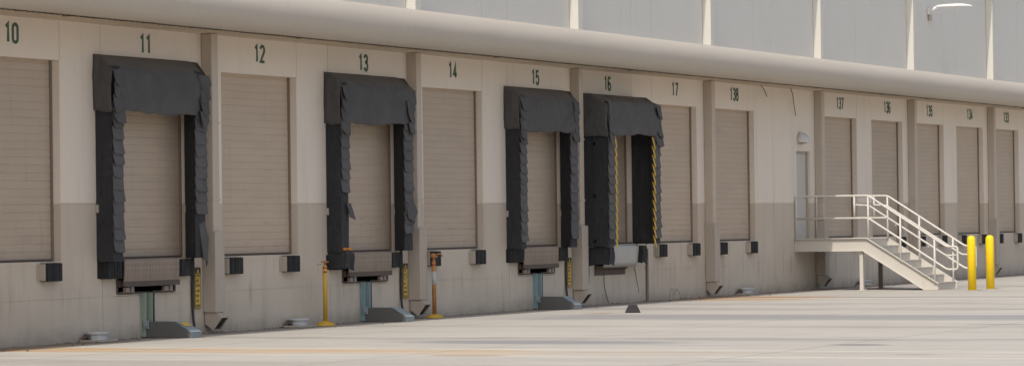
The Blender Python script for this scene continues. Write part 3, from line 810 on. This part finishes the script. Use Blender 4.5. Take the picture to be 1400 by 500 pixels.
# ------------------------------------------------------------------ stand posts, bollards, chock
t = thing('stand_post', 'thin yellow post on a domed base with red bands, left of shelter 13', 'post', (48.28,-.32,0), 'stand posts by the wall')
q = MB(); q.lathe((48.28,-.32,0), [(.17,0),(.17,.02),(.13,.05),(.06,.075),(.04,.085)], 24); q.build('base', M['post_yellow'], t, smooth=True)
q = MB(); q.lathe((48.28,-.32,.08), [(.037,0),(.037,.93),(.032,.94)], 14); q.build('pole', M['post_yellow'], t, smooth=True)
for z in (.90, .97):
    q = MB(); q.lathe((48.28,-.32,z), [(.0385,0),(.0385,.03)], 14); q.build('band', M['red'], t, smooth=True)
q = MB(); q.lathe((48.28,-.32,1.02), [(.02,0),(.02,.05),(.065,.055),(.065,.075),(.02,.08)], 14); q.box(48.02,48.16,-.33,-.31,1.035,1.05); q.build('cap', M['post_rust'], t)
t = thing('stand_post', 'thin rusty orange post with white sleeve and broken top, right of shelter 13', 'post', (52.46,-.32,0), 'stand posts by the wall')
q = MB(); q.lathe((52.46,-.32,0), [(.17,0),(.17,.02),(.12,.05),(.05,.07)], 24); q.build('base', M['post_yellow'], t, smooth=True)
q = MB(); q.lathe((52.46,-.32,.07), [(.038,0),(.038,.95),(.03,.96)], 14); q.build('pole', M['post_rust'], t, smooth=True)
q = MB(); q.lathe((52.46,-.32,.60), [(.0405,0),(.0405,.24)], 14); q.build('sleeve', M['white'], t, smooth=True)
q = MB(); q.lathe((52.46,-.32,.95), [(.0405,0),(.0405,.03)], 14); q.build('band', M['red'], t, smooth=True)
q = MB(); q.lathe((52.46,-.32,1.02), [(.025,0),(.025,.07),(.07,.075),(.075,.10),(.03,.11),(.02,.15)], 12); q.tube([(52.36,-.32,1.13),(52.66,-.36,1.16),(52.74,-.36,1.11)], .012, 6); q.box(52.28,52.46,-.345,-.315,1.14,1.165); q.build('cap', M['post_rust'], t)

def bollard(x, y, lean, label):
    o = thing('bollard', label, 'bollard', (x, y, 0), 'yellow bollards in front of the stairs')
    q = MB(); q.lathe((x,y,0), [(.098,-.03),(.098,1.17),(.094,1.205),(.078,1.24),(.05,1.262),(.02,1.27)], 28)
    b = q.build('pipe', M['yellow'], o, smooth=True)
    q = MB(); q.lathe((x,y,0), [(.14,-.02),(.135,.006),(.10,.012)], 24); q.build('footing', M['pad'], o)
    b.rotation_euler = (0, -lean, 0)
bollard(71.95, -4.55, .026, 'bright yellow steel bollard nearest the stair foot, leaning slightly')
bollard(73.25, -4.60, .010, 'bright yellow steel bollard standing upright farther right of the stairs')

q = MB(); cx, cy = 55.5, -2.95; u_ = V((.906,.423,0)); v_ = V((.423,-.906,0))
def cp(a, b, z): p = V((cx,cy,z))+u_*a+v_*b; return (p.x,p.y,p.z)
pr = [(-.145,0),(.145,0),(.075,.155),(-.07,.155)]
n0 = [cp(-.10,b,z) for b,z in pr]; n1 = [cp(.14,b,z) for b,z in pr]
q.v = n0+n1; q.f = [(3,2,1,0),(4,5,6,7)]+[(i,(i+1)%4,4+(i+1)%4,4+i) for i in range(4)]
o = q.build('wheel_chock', M['chock'], None, origin=(cx,cy,0), bevel=.012); tag(o, 'dark grey rubber wheel chock lying on the concrete in front of door 16', 'wheel chock')

# ------------------------------------------------------------------ lamps
t = thing('wall_lamp', 'white half dome wall lamp above the stair platform door', 'lamp', (73.0,0,3.52))
q = MB()
rows = []
for i in range(9):
    a = math.pi*i/8
    rows.append([(73.0-.21*math.cos(a)*math.cos(b), -.01-.27*math.sin(a)*math.cos(b)*.95, 3.53+.25*math.sin(b)) for b in [math.pi/2*k/7 for k in range(8)]])
q.grid(rows); q.build('shade', M['lamp_dull'], t, smooth=True, solid=.008)
q = MB(); q.box(72.86,73.14,-.05,-.003,3.50,3.70); q.lathe((73.0,-.12,3.51), [(.06,0),(.07,.06),(.04,.1)], 12); q.build('lamp_body', M['bracket'], t)
t = thing('flood_lamp', 'slim white lamp arm reaching out from the grey upper wall', 'lamp', (83.3,0,7.2))
q = MB(); q.box(83.2,83.40,-.09,-.003,7.14,7.32); q.build('wall_box', M['lamp_dull'], t, bevel=.02)
q = MB(); q.tube([(83.3,-.06,6.98),(83.3,-.06,7.13)], .045, 10); q.build('sensor', M['bracket'], t)
q = MB(); q.tube([(83.3,-.08,7.25),(83.3,-.14,7.27),(83.3,-.21,7.32),(83.3,-.30,7.345)], .045, 10); q.build('arm', M['lamp_white'], t, smooth=True)
q = MB(); rows = []
for k, (y, wd, hu, hl) in enumerate(((-.24,.05,.035,.035),(-.32,.10,.05,.045),(-.55,.15,.062,.048),(-.78,.165,.068,.045),(-.98,.14,.058,.035),(-1.14,.085,.036,.02),(-1.24,.02,.01,.006))):
    rows.append([(83.3+wd*math.cos(a), y, 7.35 + (hu if math.sin(a) > 0 else hl)*math.sin(a) - .02*max(0,k-4)*.5) for a in [2*math.pi*j/14 for j in range(15)]])
q.grid(rows); q.poly(rows[-1][:-1]); q.poly(list(reversed(rows[0][:-1]))); q.build('head', M['lamp_white'], t, smooth=True)

# ------------------------------------------------------------------ stairs
XA, XB = 72.55, 74.05; YP = -1.82; ZP = 1.225
T = thing('metal_stairs', 'beige steel stairs and platform with pipe handrails below the entry door', 'stairs', (XA, YP, 0))
def plate(poly, x0, x1, name, mt, bevel=0):
    q = MB(); q.prism_x(poly, x0, x1); return q.build(name, mt, T, bevel=bevel)
# side channels: platform beam + stringer as one cranked plate with a top flange
for xa, xb, sx in ((XA, XA+.012, 1), (XB-.012, XB, -1)):
    P1 = [(-.004,ZP+.01),(YP,ZP+.01),(-3.545,.165),(-3.545,.004),(-3.215,.004),(-1.72,.925),(-.004,.925)]
    ov = MB(); ov.prism_x(P1, xa, xb)
    fl0, fl1 = (xa-.0, xa+.055) if sx > 0 else (xb-.055, xb)
    fa, fb = (xa+.0125, xa+.06) if sx > 0 else (xb-.06, xb-.0125)
    # flanges turned inward, top flange sits proud
    ov.prism_x([(-.004,.925),(-1.716,.925),(-1.716,.937),(-.004,.937)], fa, fb)
    ov.prism_x([(-1.72,.925),(-3.215,.004),(-3.235,.004),(-1.72,.94)], fa, fb)
    ov.build('stringer', M['stair'], T)
    lip = MB()
    oa, ob = (xa-.07, xa-.0005) if sx > 0 else (xb+.0005, xb+.07)
    lip.prism_x([(-.004,ZP+.011),(YP,ZP+.011),(YP,ZP-.004),(-.004,ZP-.004)], oa, ob)
    lip.prism_x([(YP-.0005,ZP+.011),(-3.56,.165),(-3.56,.148),(YP-.0005,ZP-.006)], oa, ob)
    lip.prism_x([(-.004,.925),(-1.716,.925),(-1.716,.939),(-.004,.939)], oa, ob)
    lip.prism_x([(-1.718,.925),(-3.215,.004),(-3.238,.004),(-1.718,.941)], oa, ob)
    lip.build('flange', M['rail'], T)
q = MB(); q.box(XA+.013, XB-.013, YP+.03, -.004, ZP-.03, ZP-.001); q.build('platform', M['tread'], T)
RI, GO = 1.225/7, .28
for k in range(7):
    y0 = YP - GO*k + .0; zt = ZP - RI*k
    q = MB(); q.box(XA+.0135, XB-.0135, y0, y0+.012, zt-RI+.004, zt-.03); q.build('riser', M['stair'], T)
    if k:
        q = MB(); q.box(XA+.0135, XB-.0135, y0-.012, y0+GO-.001, zt-.026, zt); q.build('tread', M['tread'], T)
    else:
        q = MB(); q.box(XA+.0135, XB-.0135, y0-.012, y0+.029, zt-.029, zt); q.build('nosing', M['tread'], T)
for x, y in ((XA+.05, -1.66), (XB-.06, -1.66)):
    q = MB(); q.box(x-.045, x+.045, y-.045, y+.045, .012, .924); q.box(x-.09, x+.09, y-.09, y+.09, .0, .012)
    for dx in (-.07,.07): q.lathe((x+dx, y-.07, .012), [(.012,0),(.012,.03)], 8)
    q.build('leg', M['stair'] if x < 73 else M['frame'], T)  # far leg is browner: platform shade put into its colour
RR = .025
def rnd_path(pts, rad=.09, n=5):
    P = [V(p) for p in pts]; out = [P[0]]
    for i in range(1, len(P)-1):
        a = (P[i-1]-P[i]); b = (P[i+1]-P[i]); r_ = min(rad, a.length*.45, b.length*.45)
        s0 = P[i]+a.normalized()*r_; s1 = P[i]+b.normalized()*r_
        for k in range(n+1):
            u_ = k/n; out.append((s0*(1-u_)**2)+(P[i]*2*u_*(1-u_))+(s1*u_*u_))
    out.append(P[-1]); return out
SL = .636
def zr(z0, y): return z0 - SL*(-1.84-y)
for x in (XA+.02, XB-.02):
    q = MB()
    ye, yx = -3.76, -4.02
    top = 2.235; mid = 1.705
    q.tube(rnd_path([(x,-.035,ZP),(x,-.035,top),(x,-1.84,top),(x,ye,zr(top,ye)),(x,yx,zr(top,ye)),(x,yx,zr(mid,ye)),(x,ye,zr(mid,ye)),(x,-1.84,mid),(x,-.06,mid)], .07), RR, 10)
    q.build('guard_rail', M['rail'], T, smooth=True)
    hx = x + (.075 if x < 73 else -.075)
    q = MB(); h0 = 2.02
    q.tube(rnd_path([(x,-1.50,h0),(hx,-1.52,h0),(hx,-1.84,h0-.02),(hx,ye+.05,zr(h0-.02,ye+.05)),(hx,ye-.2,zr(h0-.02,ye+.05))], .05), RR*.85, 8)
    for yy in (-2.5, -3.3): q.tube([(x,yy,zr(h0-.02,yy)-.06),(hx,yy,zr(h0-.02,yy)-.06),(hx,yy,zr(h0-.02,yy))], .009, 6)
    q.build('handrail', M['rail'], T, smooth=True)
    for yy in (-1.84, -2.63, -3.46):
        zb = ZP+.01 if yy > -1.9 else max(.1, ZP - (-1.82-yy)*.625 - .05)
        q = MB(); q.tube([(x,yy,zb-.05),(x,yy,zr(top,yy)-.005)], RR*.95, 10); q.build('post', M['rail'], T, smooth=True)
    q = MB(); q.tube([(x,-1.50,mid),(x,-1.50,top)], RR*.9, 10); q.build('post', M['rail'], T, smooth=True)

# ------------------------------------------------------------------ leaf litter along the wall foot
q = MB(); rl = random.Random(3)
for k in range(420):
    x = rl.uniform(36, 92)
    y = -.02 - abs(rl.gauss(0, .10)) if rl.random() < .8 else -rl.uniform(.1, 1.2)
    if rl.random() < .35: x = rl.choice((37.4, 38.2, 41.0, 43.2, 47.2, 50.6, 57.6, 63.3, 65.4, 69.6)) + rl.gauss(0,.35)
    s_ = rl.uniform(.012, .035); a = rl.uniform(0, 6.28); z = .003
    p = [(x+s_*math.cos(a+j*1.571)*(1 if j % 2 else .6), y+s_*math.sin(a+j*1.571)*(1 if j % 2 else .6), z+rl.uniform(0,.018)) for j in range(4)]
    q.poly(p)
o = q.build('leaf_litter', M['debris'], None, solid=.003); o['kind'] = 'stuff'

# ------------------------------------------------------------------ camera
th, ph, ro, Dc, Hc, f = .43474, .01215, -.01294, 26.268, 1.7166, 4400.
F = V((math.cos(th)*math.cos(ph), math.sin(th)*math.cos(ph), math.sin(ph))); R0 = V((math.sin(th), -math.cos(th), 0)); U0 = R0.cross(F)
Rv = R0*math.cos(ro)+U0*math.sin(ro); Uv = U0*math.cos(ro)-R0*math.sin(ro)
cam = bpy.data.cameras.new('camera'); co = bpy.data.objects.new('camera', cam); COL.objects.link(co)
mw = Matrix((Rv, Uv, -F)).transposed().to_4x4(); mw.translation = V((0,-Dc,Hc)); co.matrix_world = mw
cam.sensor_fit = 'HORIZONTAL'; cam.sensor_width = 36; cam.lens = f/1400*36; cam.clip_start = .5; cam.clip_end = 3000
sc.camera = co

# ------------------------------------------------------------------ light
d = V((.88, .095, -1)).normalized()
sun = bpy.data.lights.new('sun', 'SUN'); so = bpy.data.objects.new('sun', sun); COL.objects.link(so)
sun.energy = 2.4; sun.angle = math.radians(.53); sun.color = (1, .95, .87)
so.rotation_euler = d.to_track_quat('-Z', 'Y').to_euler(); so.location = (40, -20, 60)
wd = bpy.data.worlds.new('World'); sc.world = wd; wd.use_nodes = True; nt = wd.node_tree
bg = nt.nodes['Background']; sky = nt.nodes.new('ShaderNodeTexSky'); sky.sky_type = 'NISHITA'; sky.sun_disc = False
sky.sun_elevation = math.asin(-d.z); sky.sun_rotation = math.atan2(-d.x, -d.y); sky.dust_density = 3.0; sky.air_density = 1.0
hs = nt.nodes.new('ShaderNodeHueSaturation'); hs.inputs['Saturation'].default_value = .65
nt.links.new(sky.outputs[0], hs.inputs['Color']); nt.links.new(hs.outputs[0], bg.inputs[0]); bg.inputs[1].default_value = .15
sc.view_settings.view_transform = 'Standard'; sc.view_settings.look = 'None'; sc.view_settings.gamma = 1; sc.view_settings.exposure = .2
sc.render.engine = 'CYCLES'; sc.cycles.max_bounces = 8; sc.cycles.diffuse_bounces = 5
